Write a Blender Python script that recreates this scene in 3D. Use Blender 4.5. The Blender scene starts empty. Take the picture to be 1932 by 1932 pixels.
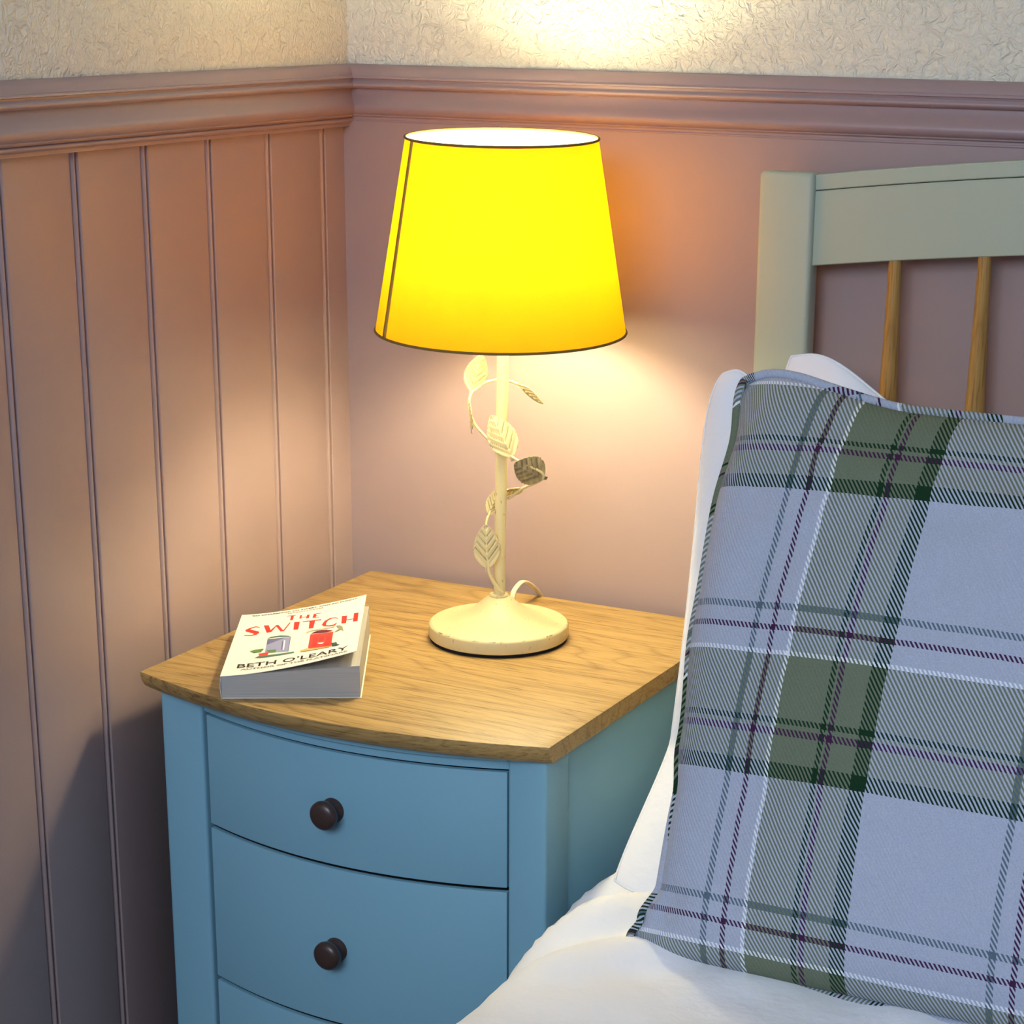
import bpy, bmesh, math, random
from mathutils import Vector, Matrix, noise
random.seed(7)
scene = bpy.context.scene
col = scene.collection
# ---------------------------------------------------------------- camera
# world: room corner at the origin, floor z = 0, wall_back on y = 0, wall_left on x = 0
OZ = 1.10                       # height of the lower edge of the dado rail
cam_data = bpy.data.cameras.new('camera')
cam = bpy.data.objects.new('camera', cam_data)
col.objects.link(cam)
rt = Vector((0.88911802, 0.45760146, 0.00836904))
up = Vector((-0.1446216, 0.26355634, 0.9537414))
fw = Vector((-0.43422775, 0.84919901, -0.30051175))
loc = Vector((1.24700579, -1.9487016, 0.14133533 + OZ))
m = Matrix((rt, up, -fw)).transposed().to_4x4()
m.translation = loc
cam.matrix_world = m
cam_data.sensor_width = 36.0
cam_data.lens = 3945.844 / 1932 * 36.0
cam_data.shift_x = -77.564 / 1932
cam_data.shift_y = 256.142 / 1932
cam_data.clip_start = 0.05
scene.camera = cam
# ---------------------------------------------------------------- light
LAMP_POWER = 9.8
world = bpy.data.worlds.new('dusk')
scene.world = world
world.use_nodes = True
bgn = world.node_tree.nodes['Background']
bgn.inputs[0].default_value = (0.30, 0.34, 1.0, 1)
bgn.inputs[1].default_value = 0.20
ld = bpy.data.lights.new('cool_fill', 'AREA')  # added unseen area fill, cool light from the camera side
ld.shape = 'RECTANGLE'; ld.size = 1.3; ld.size_y = 1.2
ld.energy = 68; ld.color = (0.70, 0.83, 1.0)
lo = bpy.data.objects.new('cool_fill', ld)
col.objects.link(lo)
lo.location = (0.95, -3.1, 2.15)
lo.rotation_euler = (Vector((0.6, -0.3, 0.6)) - Vector(lo.location)).to_track_quat('-Z', 'Y').to_euler()
scene.view_settings.view_transform = 'Standard'
scene.view_settings.look = 'None'
scene.view_settings.gamma = 1
scene.view_settings.use_curve_mapping = False
scene.view_settings.exposure = 0.0
scene.cycles.max_bounces = 10
scene.cycles.diffuse_bounces = 6
scene.cycles.transmission_bounces = 6
scene.cycles.use_denoising = True
scene.cycles.sample_clamp_indirect = 20.0
# ---------------------------------------------------------------- helpers
def lin(r, g, b):
    f = lambda c: c / 255 / 12.92 if c / 255 <= 0.04045 else ((c / 255 + 0.055) / 1.055) ** 2.4
    return (f(r), f(g), f(b), 1)

def mat(name, color, rough=0.6, bump=None, var=None, metal=0.0, spec=0.3):
    """painted / plain surface; bump = (scale, strength, distance); var = (scale, amount)"""
    M = bpy.data.materials.new(name); M.use_nodes = True
    nt = M.node_tree; b = nt.nodes['Principled BSDF']
    b.inputs['Base Color'].default_value = color
    b.inputs['Roughness'].default_value = rough
    b.inputs['Metallic'].default_value = metal
    b.inputs['Specular IOR Level'].default_value = spec
    tc = nt.nodes.new('ShaderNodeTexCoord')
    if bump:
        n = nt.nodes.new('ShaderNodeTexNoise'); n.inputs['Scale'].default_value = bump[0]
        n.inputs['Detail'].default_value = 4
        nt.links.new(tc.outputs['Object'], n.inputs['Vector'])
        bp = nt.nodes.new('ShaderNodeBump'); bp.inputs['Strength'].default_value = bump[1]
        bp.inputs['Distance'].default_value = bump[2]
        nt.links.new(n.outputs[0], bp.inputs['Height'])
        nt.links.new(bp.outputs[0], b.inputs['Normal'])
    if var:
        n = nt.nodes.new('ShaderNodeTexNoise'); n.inputs['Scale'].default_value = var[0]
        nt.links.new(tc.outputs['Object'], n.inputs['Vector'])
        mx = nt.nodes.new('ShaderNodeMix'); mx.data_type = 'RGBA'
        c2 = tuple(c * (1 - var[1]) for c in color[:3]) + (1,)
        mx.inputs[6].default_value = color; mx.inputs[7].default_value = c2
        nt.links.new(n.outputs[0], mx.inputs[0])
        nt.links.new(mx.outputs[2], b.inputs['Base Color'])
    return M

def math_node(nt, op, a, b=None, c=None):
    n = nt.nodes.new('ShaderNodeMath'); n.operation = op
    for i, v in enumerate((a, b, c)):
        if v is None: continue
        if isinstance(v, (int, float)): n.inputs[i].default_value = v
        else: nt.links.new(v, n.inputs[i])
    return n.outputs[0]

def link_mesh(name, bm, material=None, parent=None, smooth=False, angle=None):
    me = bpy.data.meshes.new(name)
    bmesh.ops.recalc_face_normals(bm, faces=bm.faces)
    bm.to_mesh(me); bm.free()
    return link_me(name, me, material, parent, smooth, angle)

def link_me(name, me, material=None, parent=None, smooth=False, angle=None):
    o = bpy.data.objects.new(name, me)
    col.objects.link(o)
    if material: me.materials.append(material)
    if smooth or angle is not None:
        me.polygons.foreach_set('use_smooth', [True] * len(me.polygons))
        if angle is not None:
            me.set_sharp_from_angle(angle=math.radians(angle))
    if parent: o.parent = parent
    return o

def pydata(name, verts, faces, material=None, parent=None, smooth=True, angle=None, recalc=False):
    me = bpy.data.meshes.new(name); me.from_pydata([tuple(v) for v in verts], [], faces); me.update()
    if recalc:
        bm = bmesh.new(); bm.from_mesh(me); bmesh.ops.recalc_face_normals(bm, faces=bm.faces); bm.to_mesh(me); bm.free()
    return link_me(name, me, material, parent, smooth, angle)

def tag(o, label=None, cat=None, group=None, kind=None):
    if label: o['label'] = label
    if cat: o['category'] = cat
    if group: o['group'] = group
    if kind: o['kind'] = kind
    return o

def empty(name, loc, rz=0):
    o = bpy.data.objects.new(name, None); o.empty_display_size = 0.05
    o.location = loc; o.rotation_euler = (0, 0, rz); col.objects.link(o)
    return o

def box(bm, lo, hi, bevel=0.0, seg=2):
    c = [(a + b) / 2 for a, b in zip(lo, hi)]; s = [b - a for a, b in zip(lo, hi)]
    r = bmesh.ops.create_cube(bm, size=1, matrix=Matrix.Translation(c) @ Matrix.Diagonal((*s, 1)))
    if bevel:
        es = {e for v in r['verts'] for e in v.link_edges}
        bmesh.ops.bevel(bm, geom=list(es), offset=bevel, segments=seg, profile=0.5, affect='EDGES')

def box_obj(name, lo, hi, material, parent=None, bevel=0.002, seg=2):
    bm = bmesh.new(); box(bm, lo, hi, bevel, seg)
    return link_mesh(name, bm, material, parent, angle=40 if bevel else None)

def extrude(name, prof, axis, a, b, material, parent=None, angle=35, mitre=(0, 0)):
    """prof: closed list of (p, z); axis 'x' -> p is -y ; axis 'y' -> p is +x. mitre shifts the ends by p"""
    vs = []
    for (t, k) in ((a, mitre[0]), (b, mitre[1])):
        for p, z in prof:
            vs.append((t + k * p, -p, z) if axis == 'x' else (p, t + k * p, z))
    n = len(prof)
    fs = [(i, (i + 1) % n, n + (i + 1) % n, n + i) for i in range(n)]
    fs += [tuple(range(n)), tuple(range(2 * n - 1, n - 1, -1))]
    return pydata(name, vs, fs, material, parent, smooth=True, angle=angle, recalc=True)

def lathe(name, prof, material, parent=None, seg=64, closed=False, angle=30):
    vs = [(r * math.cos(2 * math.pi * i / seg), r * math.sin(2 * math.pi * i / seg), z) for r, z in prof for i in range(seg)]
    fs = []
    n = len(prof)
    for j in range(n if closed else n - 1):
        k = (j + 1) % n
        for i in range(seg):
            i2 = (i + 1) % seg
            fs.append((j * seg + i, j * seg + i2, k * seg + i2, k * seg + i))
    if not closed:
        fs.append(tuple(range(seg))[::-1]); fs.append(tuple(range((n - 1) * seg, n * seg)))
    return pydata(name, vs, fs, material, parent, angle=angle, recalc=True)

def catmull(pts, n=8, closed=False):
    P = [Vector(p) for p in pts]; out = []
    N = len(P)
    for i in range(N if closed else N - 1):
        if closed: p0, p1, p2, p3 = P[i - 1], P[i], P[(i + 1) % N], P[(i + 2) % N]
        else: p0, p1, p2, p3 = P[max(i - 1, 0)], P[i], P[i + 1], P[min(i + 2, N - 1)]
        for k in range(n):
            t = k / n
            out.append(0.5 * ((2 * p1) + (p2 - p0) * t + (2 * p0 - 5 * p1 + 4 * p2 - p3) * t * t + (3 * p1 - p0 - 3 * p2 + p3) * t ** 3))
    if not closed: out.append(P[-1])
    return out

def tube(name, path, rad, material, parent=None, seg=10, closed=False, flat=None):
    """rad: number or function(t); flat: (a, b) ellipse factors with the second axis horizontal"""
    vs = []; n = len(path); prev = None
    for i, p in enumerate(path):
        if closed: t = (path[(i + 1) % n] - path[i - 1]).normalized()
        else: t = (path[min(i + 1, n - 1)] - path[max(i - 1, 0)]).normalized()
        ref = prev if prev is not None else (Vector((0, 0, 1)) if abs(t.z) < 0.9 else Vector((1, 0, 0)))
        a = (ref - t * ref.dot(t)).normalized(); b = t.cross(a); prev = a
        r = rad(i / max(1, n - 1)) if callable(rad) else rad
        fa, fb = flat or (1, 1)
        for k in range(seg):
            w = 2 * math.pi * k / seg
            vs.append(p + a * (r * fa * math.cos(w)) + b * (r * fb * math.sin(w)))
    fs = []
    for i in range(n if closed else n - 1):
        j = (i + 1) % n
        for k in range(seg):
            k2 = (k + 1) % seg
            fs.append((i * seg + k, i * seg + k2, j * seg + k2, j * seg + k))
    if not closed: fs += [tuple(range(seg))[::-1], tuple(range((n - 1) * seg, n * seg))]
    return pydata(name, vs, fs, material, parent, recalc=True)

def fbm(v, s, seed=0.0):
    return noise.fractal(Vector(v) * s + Vector((seed, seed * 1.7, -seed)), 0.8, 2.1, 4)
# ---------------------------------------------------------------- materials
M_PINK = mat('dusty_pink_eggshell_paint', lin(158, 136, 134), 0.42, (420, 0.12, 0.0006), (3, 0.05), spec=0.8)
M_RAIL = mat('dusty_pink_rail_paint', lin(150, 126, 127), 0.36, (500, 0.08, 0.0005), spec=0.8)
M_BLUE = mat('pale_blue_chest_paint', lin(124, 170, 188), 0.5, (600, 0.06, 0.0004))
M_GAP_SHADE = mat('painted_gap_shade', lin(12, 18, 20), 0.9)  # near-black colour puts the shade of the drawer gaps into the material
M_BED = mat('grey_green_bed_paint', lin(172, 180, 160), 0.5, (500, 0.06, 0.0004))
M_KNOB = mat('dark_brown_knob', lin(62, 46, 42), 0.32, spec=0.5)
M_CEIL = mat('ceiling_white', lin(230, 228, 220), 0.8)
M_CARPET = mat('carpet', lin(120, 112, 108), 0.95, (900, 0.5, 0.003))
M_BLACK = mat('black_felt', lin(18, 16, 18), 0.9)
M_TRIM = mat('shade_binding', lin(120, 96, 44), 0.8)
M_PAPER = mat('book_paper', lin(205, 205, 205), 0.85)

def wallpaper():
    M = bpy.data.materials.new('cream_textured_wallpaper'); M.use_nodes = True
    nt = M.node_tree; b = nt.nodes['Principled BSDF']
    b.inputs['Base Color'].default_value = lin(220, 214, 196); b.inputs['Roughness'].default_value = 0.6
    b.inputs['Specular IOR Level'].default_value = 0.25
    tc = nt.nodes.new('ShaderNodeTexCoord')
    n1 = nt.nodes.new('ShaderNodeTexNoise'); n1.inputs['Scale'].default_value = 95; n1.inputs['Detail'].default_value = 3
    n1.inputs['Distortion'].default_value = 0.9
    n2 = nt.nodes.new('ShaderNodeTexNoise'); n2.inputs['Scale'].default_value = 230; n2.inputs['Detail'].default_value = 2
    for n in (n1, n2): nt.links.new(tc.outputs['Object'], n.inputs['Vector'])
    s = math_node(nt, 'ABSOLUTE', math_node(nt, 'SUBTRACT', n1.outputs[0], 0.5))
    s = math_node(nt, 'MULTIPLY', s, -3.0)
    s = math_node(nt, 'ADD', s, math_node(nt, 'MULTIPLY', n2.outputs[0], 0.5))
    bp = nt.nodes.new('ShaderNodeBump'); bp.inputs['Strength'].default_value = 0.9; bp.inputs['Distance'].default_value = 0.0028
    nt.links.new(s, bp.inputs['Height']); nt.links.new(bp.outputs[0], b.inputs['Normal'])
    return M
M_WALLP = wallpaper()

def oak(name, light=(174, 142, 88), dark=(112, 82, 42), axis=0, scl=1.0, rough=0.42):
    """grain runs along the given axis of object space"""
    M = bpy.data.materials.new(name); M.use_nodes = True
    nt = M.node_tree; b = nt.nodes['Principled BSDF']; b.inputs['Roughness'].default_value = rough
    b.inputs['Specular IOR Level'].default_value = 0.3
    tc = nt.nodes.new('ShaderNodeTexCoord')
    def stretched(long_s, cross_s, detail, off=0, dist=0):
        mp = nt.nodes.new('ShaderNodeMapping'); sc = [cross_s * scl] * 3; sc[axis] = long_s * scl
        mp.inputs['Scale'].default_value = sc; mp.inputs['Location'].default_value = (off, off, off)
        n = nt.nodes.new('ShaderNodeTexNoise'); n.inputs['Scale'].default_value = 1; n.inputs['Detail'].default_value = detail
        n.inputs['Distortion'].default_value = dist
        nt.links.new(tc.outputs['Object'], mp.inputs['Vector']); nt.links.new(mp.outputs[0], n.inputs['Vector'])
        return n.outputs[0]
    big = stretched(2.2, 11, 1.5, 3.1)
    # contour lines of a long soft field give the cathedral figure
    rings = math_node(nt, 'FRACT', math_node(nt, 'MULTIPLY', big, 15))
    rings = math_node(nt, 'ABSOLUTE', math_node(nt, 'SUBTRACT', rings, 0.5))
    rings = math_node(nt, 'POWER', math_node(nt, 'MULTIPLY', rings, 2.0), 4.0)
    fine = stretched(6, 420, 3, 1.0)
    pores = stretched(28, 620, 2, 9.0)
    pore = math_node(nt, 'MULTIPLY', math_node(nt, 'SUBTRACT', pores, 0.56), 9.0)
    pore = math_node(nt, 'MINIMUM', math_node(nt, 'MAXIMUM', pore, 0.0), 1.0)
    band = stretched(3, 60, 2, 5.0)
    f = math_node(nt, 'MULTIPLY', rings, 0.40)
    f = math_node(nt, 'ADD', f, math_node(nt, 'MULTIPLY', math_node(nt, 'SUBTRACT', fine, 0.42), 1.5))
    f = math_node(nt, 'ADD', f, math_node(nt, 'MULTIPLY', pore, 0.60))
    f = math_node(nt, 'ADD', f, math_node(nt, 'MULTIPLY', math_node(nt, 'SUBTRACT', band, 0.5), 0.6))
    f = math_node(nt, 'MINIMUM', math_node(nt, 'MAXIMUM', f, 0.0), 1.0)
    mx = nt.nodes.new('ShaderNodeMix'); mx.data_type = 'RGBA'
    mx.inputs[6].default_value = lin(*light); mx.inputs[7].default_value = lin(*dark)
    nt.links.new(f, mx.inputs[0]); nt.links.new(mx.outputs[2], b.inputs['Base Color'])
    bp = nt.nodes.new('ShaderNodeBump'); bp.inputs['Strength'].default_value = 0.25; bp.inputs['Distance'].default_value = 0.0004
    bp.invert = True
    nt.links.new(f, bp.inputs['Height']); nt.links.new(bp.outputs[0], b.inputs['Normal'])
    return M
M_OAK = oak('oak_veneer')
M_SPINDLE = oak('natural_spindle_wood', (178, 140, 78), (140, 100, 48), axis=2)

def antique():
    """cream paint rubbed through to brown; the vein attribute marks the antiqued creases"""
    M = bpy.data.materials.new('distressed_cream_paint'); M.use_nodes = True
    nt = M.node_tree; b = nt.nodes['Principled BSDF']; b.inputs['Roughness'].default_value = 0.45
    tc = nt.nodes.new('ShaderNodeTexCoord')
    mp = nt.nodes.new('ShaderNodeMapping'); mp.inputs['Scale'].default_value = (260, 260, 90)
    n = nt.nodes.new('ShaderNodeTexNoise'); n.inputs['Scale'].default_value = 1; n.inputs['Detail'].default_value = 5
    nt.links.new(tc.outputs['Object'], mp.inputs['Vector']); nt.links.new(mp.outputs[0], n.inputs['Vector'])
    n2 = nt.nodes.new('ShaderNodeTexNoise'); n2.inputs['Scale'].default_value = 30; n2.inputs['Detail'].default_value = 2
    nt.links.new(tc.outputs['Object'], n2.inputs['Vector'])
    w = math_node(nt, 'MULTIPLY', math_node(nt, 'SUBTRACT', n.outputs[0], 0.640), 9.0)
    w = math_node(nt, 'MULTIPLY', w, math_node(nt, 'MULTIPLY', n2.outputs[0], 1.4))
    at = nt.nodes.new('ShaderNodeAttribute'); at.attribute_name = 'wear_and_shade'
    w2 = math_node(nt, 'MULTIPLY', at.outputs['Fac'], math_node(nt, 'ADD', math_node(nt, 'MULTIPLY', n.outputs[0], 1.2), 0.35))
    w = math_node(nt, 'MAXIMUM', w, w2)
    w = math_node(nt, 'MINIMUM', math_node(nt, 'MAXIMUM', w, 0.0), 0.85)
    mx = nt.nodes.new('ShaderNodeMix'); mx.data_type = 'RGBA'
    mx.inputs[6].default_value = lin(224, 208, 156); mx.inputs[7].default_value = lin(84, 64, 38)
    nt.links.new(w, mx.inputs[0]); nt.links.new(mx.outputs[2], b.inputs['Base Color'])
    return M
M_CREAM = antique()

def shade_fabric():
    M = bpy.data.materials.new('cream_linen_shade'); M.use_nodes = True
    nt = M.node_tree; nt.nodes.remove(nt.nodes['Principled BSDF']); out = nt.nodes['Material Output']
    tc = nt.nodes.new('ShaderNodeTexCoord')
    mp = nt.nodes.new('ShaderNodeMapping'); mp.inputs['Scale'].default_value = (60, 60, 14)
    mp.inputs['Rotation'].default_value = (0, 0.12, 0)
    n = nt.nodes.new('ShaderNodeTexNoise'); n.inputs['Scale'].default_value = 1.6; n.inputs['Detail'].default_value = 4
    nt.links.new(tc.outputs['Object'], mp.inputs['Vector']); nt.links.new(mp.outputs[0], n.inputs['Vector'])
    mx = nt.nodes.new('ShaderNodeMix'); mx.data_type = 'RGBA'
    mx.inputs[6].default_value = (0.235, 0.104, 0.0006, 1); mx.inputs[7].default_value = (0.21, 0.088, 0.0005, 1)
    nt.links.new(n.outputs[0], mx.inputs[0])
    tr = nt.nodes.new('ShaderNodeBsdfTranslucent'); nt.links.new(mx.outputs[2], tr.inputs[0])
    df = nt.nodes.new('ShaderNodeBsdfDiffuse'); df.inputs[0].default_value = (0.96, 0.93, 0.80, 1)
    geo = nt.nodes.new('ShaderNodeNewGeometry'); dm = nt.nodes.new('ShaderNodeMix'); dm.data_type = 'RGBA'   # yellow outside, cream lining inside
    dm.inputs[6].default_value = (0.60, 0.38, 0.02, 1); dm.inputs[7].default_value = (0.96, 0.93, 0.80, 1)
    nt.links.new(geo.outputs['Backfacing'], dm.inputs[0]); nt.links.new(dm.outputs[2], df.inputs[0])
    ms = nt.nodes.new('ShaderNodeMixShader'); ms.inputs[0].default_value = 0.6
    nt.links.new(tr.outputs[0], ms.inputs[1]); nt.links.new(df.outputs[0], ms.inputs[2])
    nt.links.new(ms.outputs[0], out.inputs[0])
    return M
M_SHADE = shade_fabric()
M_SEAM = mat('shade_seam_tape', lin(176, 140, 60), 0.8)

def cotton(name, c):
    M = mat(name, c, 0.85, (55, 0.25, 0.006))
    return M
M_WHITE = cotton('white_cotton', lin(238, 239, 242))
M_WHITE2 = cotton('white_pillow_cotton', lin(234, 236, 242))

def tartan():
    M = bpy.data.materials.new('blue_green_tartan_twill'); M.use_nodes = True
    nt = M.node_tree; b = nt.nodes['Principled BSDF']; b.inputs['Roughness'].default_value = 0.9
    b.inputs['Specular IOR Level'].default_value = 0.15
    uv = nt.nodes.new('ShaderNodeUVMap'); uv.uv_map = 'UVMap'
    sp = nt.nodes.new('ShaderNodeSeparateXYZ'); nt.links.new(uv.outputs[0], sp.inputs[0])
    PER = 0.231
    base, zone, dk = lin(168, 175, 193), lin(106, 116, 97), lin(20, 50, 30)
    maroon, white, teal = lin(64, 32, 66), lin(222, 228, 236), lin(86, 104, 118)
    def yarn(coord, start, stops):
        f = math_node(nt, 'FRACT', math_node(nt, 'DIVIDE', math_node(nt, 'ADD', coord, -start + 10 * PER), PER))
        cr = nt.nodes.new('ShaderNodeValToRGB'); cr.color_ramp.interpolation = 'CONSTANT'
        el = cr.color_ramp.elements
        while len(el) < len(stops): el.new(0.5)
        for e, (p, c) in zip(el, stops): e.position = p / PER; e.color = c
        nt.links.new(f, cr.inputs[0]); return cr.outputs[0]
    U = [(0, teal), (.005, base), (.0165, maroon), (.0215, base), (.0345, white), (.0385, zone), (.0770, dk), (.0815, zone), (.0835, maroon), (.0880, zone), (.1090, dk), (.1215, base)]
    V = [(0, teal), (.005, base), (.0165, maroon), (.0215, base), (.0365, white), (.0405, zone), (.0890, dk), (.0935, zone), (.0970, maroon), (.1020, zone), (.1230, dk), (.1350, base)]
    cu = yarn(sp.outputs[0], 0.0685, U)
    inv = math_node(nt, 'MULTIPLY', sp.outputs[1], -1.0)
    cv = yarn(inv, -0.2895, V)
    tw = math_node(nt, 'ADD', math_node(nt, 'MULTIPLY', sp.outputs[0], 0.80), math_node(nt, 'MULTIPLY', sp.outputs[1], 0.60))
    sn = math_node(nt, 'SINE', math_node(nt, 'MULTIPLY', tw, 2 * math.pi / 0.0029))
    f = math_node(nt, 'ADD', math_node(nt, 'MULTIPLY', sn, 1.6), 0.5)
    f = math_node(nt, 'MINIMUM', math_node(nt, 'MAXIMUM', f, 0.0), 1.0)
    mx = nt.nodes.new('ShaderNodeMix'); mx.data_type = 'RGBA'
    nt.links.new(f, mx.inputs[0]); nt.links.new(cu, mx.inputs[6]); nt.links.new(cv, mx.inputs[7])
    # fleck of the wool
    tc = nt.nodes.new('ShaderNodeTexCoord'); n = nt.nodes.new('ShaderNodeTexNoise'); n.inputs['Scale'].default_value = 900
    nt.links.new(tc.outputs['Object'], n.inputs['Vector'])
    hv = nt.nodes.new('ShaderNodeHueSaturation')
    nt.links.new(math_node(nt, 'ADD', math_node(nt, 'MULTIPLY', n.outputs[0], 0.5), 0.75), hv.inputs['Value'])
    nt.links.new(mx.outputs[2], hv.inputs['Color']); nt.links.new(hv.outputs[0], b.inputs['Base Color'])
    bp = nt.nodes.new('ShaderNodeBump'); bp.inputs['Strength'].default_value = 0.3; bp.inputs['Distance'].default_value = 0.0006
    nt.links.new(sn, bp.inputs['Height']); nt.links.new(bp.outputs[0], b.inputs['Normal'])
    return M
M_TARTAN = tartan()

# ---------------------------------------------------------------- room
def struct(o, kind='structure', label=None):
    o['kind'] = kind
    if label: o['label'] = label
    return o
H = 2.35
struct(box_obj('floor', (-0.15, -3.6, -0.1), (3.0, 0.15, 0.0), M_CARPET, bevel=0))
struct(box_obj('ceiling', (-0.15, -3.6, H), (3.0, 0.15, H + 0.1), M_CEIL, bevel=0))
# each wall: a slab, set back behind the boards, proud where the wallpaper starts
wp = [(-0.012, 0.0), (-0.012, OZ + 0.05), (0.0, OZ + 0.05), (0.0, H), (-0.13, H), (-0.13, 0.0)]
wl = struct(extrude('wall_left', wp, 'y', -3.6, 0.0, M_WALLP, angle=10), label='wall with cream textured wallpaper above dusty pink boards')
wb = struct(extrude('wall_back', wp, 'x', -0.13, 3.0, M_WALLP, angle=10), label='wall behind the bed with cream textured wallpaper above pink boards')

def board_profile(pitch, k):
    """across the board: groove, bead, groove, flat; returns (s, depth) from s = 0"""
    p = [(0.0, -.0030)]
    for i in range(1, 9):
        w = i / 9; p.append((.0012 + .0064 * w, -.0030 + .0030 * math.sin(math.pi * w) ** 0.55))
    p += [(.0086, -.0030), (.0092, -.0030), (.0106, -.0004), (.0118, 0.0), (pitch - .0016, 0.0), (pitch - .0006, -.0006), (pitch, -.0030)]
    return p

def boards(parent, axis, start, count, pitch=0.1, first_extra=None):
    """start: distance along the wall (away from the corner) of the first bead's near edge"""
    def make(s0, prof):
        vs = []
        for z in (0.10, OZ + 0.02):
            for s, d in prof: vs.append(P(s0 + s, d, z))
            vs.append(P(s0 + prof[-1][0], -.0115, z)); vs.append(P(s0 + prof[0][0], -.0115, z))
        n = len(prof) + 2
        fs = [(i, (i + 1) % n, n + (i + 1) % n, n + i) for i in range(n)] + [tuple(range(n)), tuple(range(2 * n - 1, n - 1, -1))]
        return pydata('board', vs, fs, M_PINK, parent, angle=25, recalc=True)
    P = (lambda s, d, z: (d, -s, z)) if axis == 'left' else (lambda s, d, z: (s, d, z))
    make(0.0, [(0.0, 0.0), (start - .0016, 0.0), (start - .0006, -.0006), (start, -.0030)] if first_extra is None else
         [(0.0, 0.0), (first_extra - .0008, 0.0), (first_extra - .0002, -.0012), (first_extra + .0002, -.0012), (first_extra + .0008, 0.0), (start - .0016, 0.0), (start - .0006, -.0006), (start, -.0030)])
    for k in range(count): make(start + k * pitch, board_profile(pitch, k))
boards(wl, 'left', 0.0529 - 0.0045, 16)
boards(wb, 'back', 0.0828 - 0.0045, 24, first_extra=0.0279)

# dado rail: closed profile (projection, height)
def arc(cx, cz, r, a0, a1, n=7, rz=None):
    return [(cx + r * math.cos(math.radians(a0 + (a1 - a0) * i / n)), cz + (rz or r) * math.sin(math.radians(a0 + (a1 - a0) * i / n))) for i in range(n + 1)]
rail = [(0.0, .0640), (.0030, .0640)]
rail += [(.0065, .0625), (.0100, .0585), (.0118, .0545), (.0125, .0525)]
rail += [(.0150, .0522), (.0158, .0512), (.0158, .0498)]
rail += [(.0138, .0492), (.0132, .0470), (.0140, .0450)]
rail += arc(.0150, .0432, .0026, 60, -75, 6) + [(.0138, .0402), (.0132, .0396)]
rail += [(.0092, .0394), (.0100, .0360), (.0118, .0320), (.0145, .0280), (.0172, .0245), (.0186, .0215), (.0188, .0190), (.0178, .0160), (.0155, .0135), (.0146, .0130)]
rail += [(.0150, .0122), (.0146, .0114), (.0108, .0110), (.0100, .0090)]
rail += arc(.0098, .0070, .0022, 60, -70, 5) + [(.0082, .0040), (.0072, .0036), (.0072, .0004), (.0066, 0.0), (0.0, 0.0)]
rail = [(p, z + OZ) for p, z in rail]
r1 = struct(extrude('trim_1', rail, 'y', -3.6, 0.0, M_RAIL, angle=28, mitre=(0, -1)), label='dusty pink moulded dado rail along the left wall')
r2 = struct(extrude('trim_2', rail, 'x', 0.0, 3.0, M_RAIL, angle=28, mitre=(1, 0)), label='dusty pink moulded dado rail along the back wall')
skirt = [(0, 0), (.018, 0), (.018, .085), (.012, .098), (0, .1)]
struct(extrude('baseboard_left', skirt, 'y', -3.6, 0.0, M_RAIL, mitre=(0, -1)))
struct(extrude('baseboard_back', skirt, 'x', 0.0, 3.0, M_RAIL, mitre=(1, 0)))

# ---------------------------------------------------------------- chest of drawers
TZ = OZ - 0.4821                # top surface
CX0, CX1, CYB, CYF = 0.0355, 0.4745, -0.029, -0.443
chest = empty('bedside_chest', (0.255, -0.24, 0.0))
tag(chest, 'pale blue bow-fronted bedside chest of drawers with an oak top', 'bedside cabinet')
def bow(x, depth=0.0375, x0=CX0, x1=CX1):
    u = (x - x0) / (x1 - x0); return depth * (1 - (2 * u - 1) ** 2)
def off(o):          # put a part built in world coordinates under the chest
    o.location = (-0.255, 0.24, 0.0); return o
def bow_slab(name, x0, x1, yfront, yback, z0, z1, material, parent, n=28, bev=0.0, top_bev=0.0, fbow=bow, under=0.0, thick=0.0):
    # under: how far the front edge is rounded back beneath itself
    """slab whose front follows the bow; rings stacked for rounded lower edge"""
    rings = []
    if bev:
        for i in range(5):
            a = math.pi / 2 * i / 4; rings.append((bev * (1 - math.sin(a)), z0 + bev * (1 - math.cos(a)), 0))
    else: rings.append((0, z0, 0))
    if top_bev:
        for i in range(3):
            a = math.pi / 2 * i / 2; rings.append((top_bev * (1 - math.cos(a)), z1 - top_bev * (1 - math.sin(a)), 0))
    else: rings.append((0, z1, 0))
    if under:
        extra = [(0, z0 + (z1 - z0) * q, 0) for q in (0.5, 0.62, 0.75, 0.88)]
        rings = sorted(rings + extra, key=lambda r: r[1])
        rings = [(a, z, under * (1 - math.sqrt(max(0, 1 - (1 - (z - z0) / (z1 - z0)) ** 2)))) for a, z, _ in rings]
    vs = []; per = 0
    for ins, z, un in rings:
        a, b = x0 + ins, x1 - ins
        loop = [(a + (b - a) * i / n, yfront - fbow(x0 + (x1 - x0) * i / n) + max(ins, un), z) for i in range(n + 1)]
        if thick: loop += [(a + (b - a) * i / n, yfront + thick - fbow(x0 + (x1 - x0) * i / n), z) for i in range(n, -1, -1)]
        else: loop += [(b, yback, z), (a, yback, z)]
        per = len(loop); vs += loop
    fs = []
    for r in range(len(rings) - 1):
        for i in range(per):
            j = (i + 1) % per; fs.append((r * per + i, r * per + j, (r + 1) * per + j, (r + 1) * per + i))
    fs.append(tuple(range(per))[::-1]); k = (len(rings) - 1) * per; fs.append(tuple(range(k, k + per)))
    return pydata(name, vs, fs, material, parent, angle=32, recalc=True)
off(bow_slab('oak_top', CX0, CX1, CYF, CYB, TZ - 0.020, TZ, M_OAK, chest, bev=0.0055, top_bev=0.0006, under=0.017))['label'] = 'oiled oak bow-fronted top'
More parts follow.
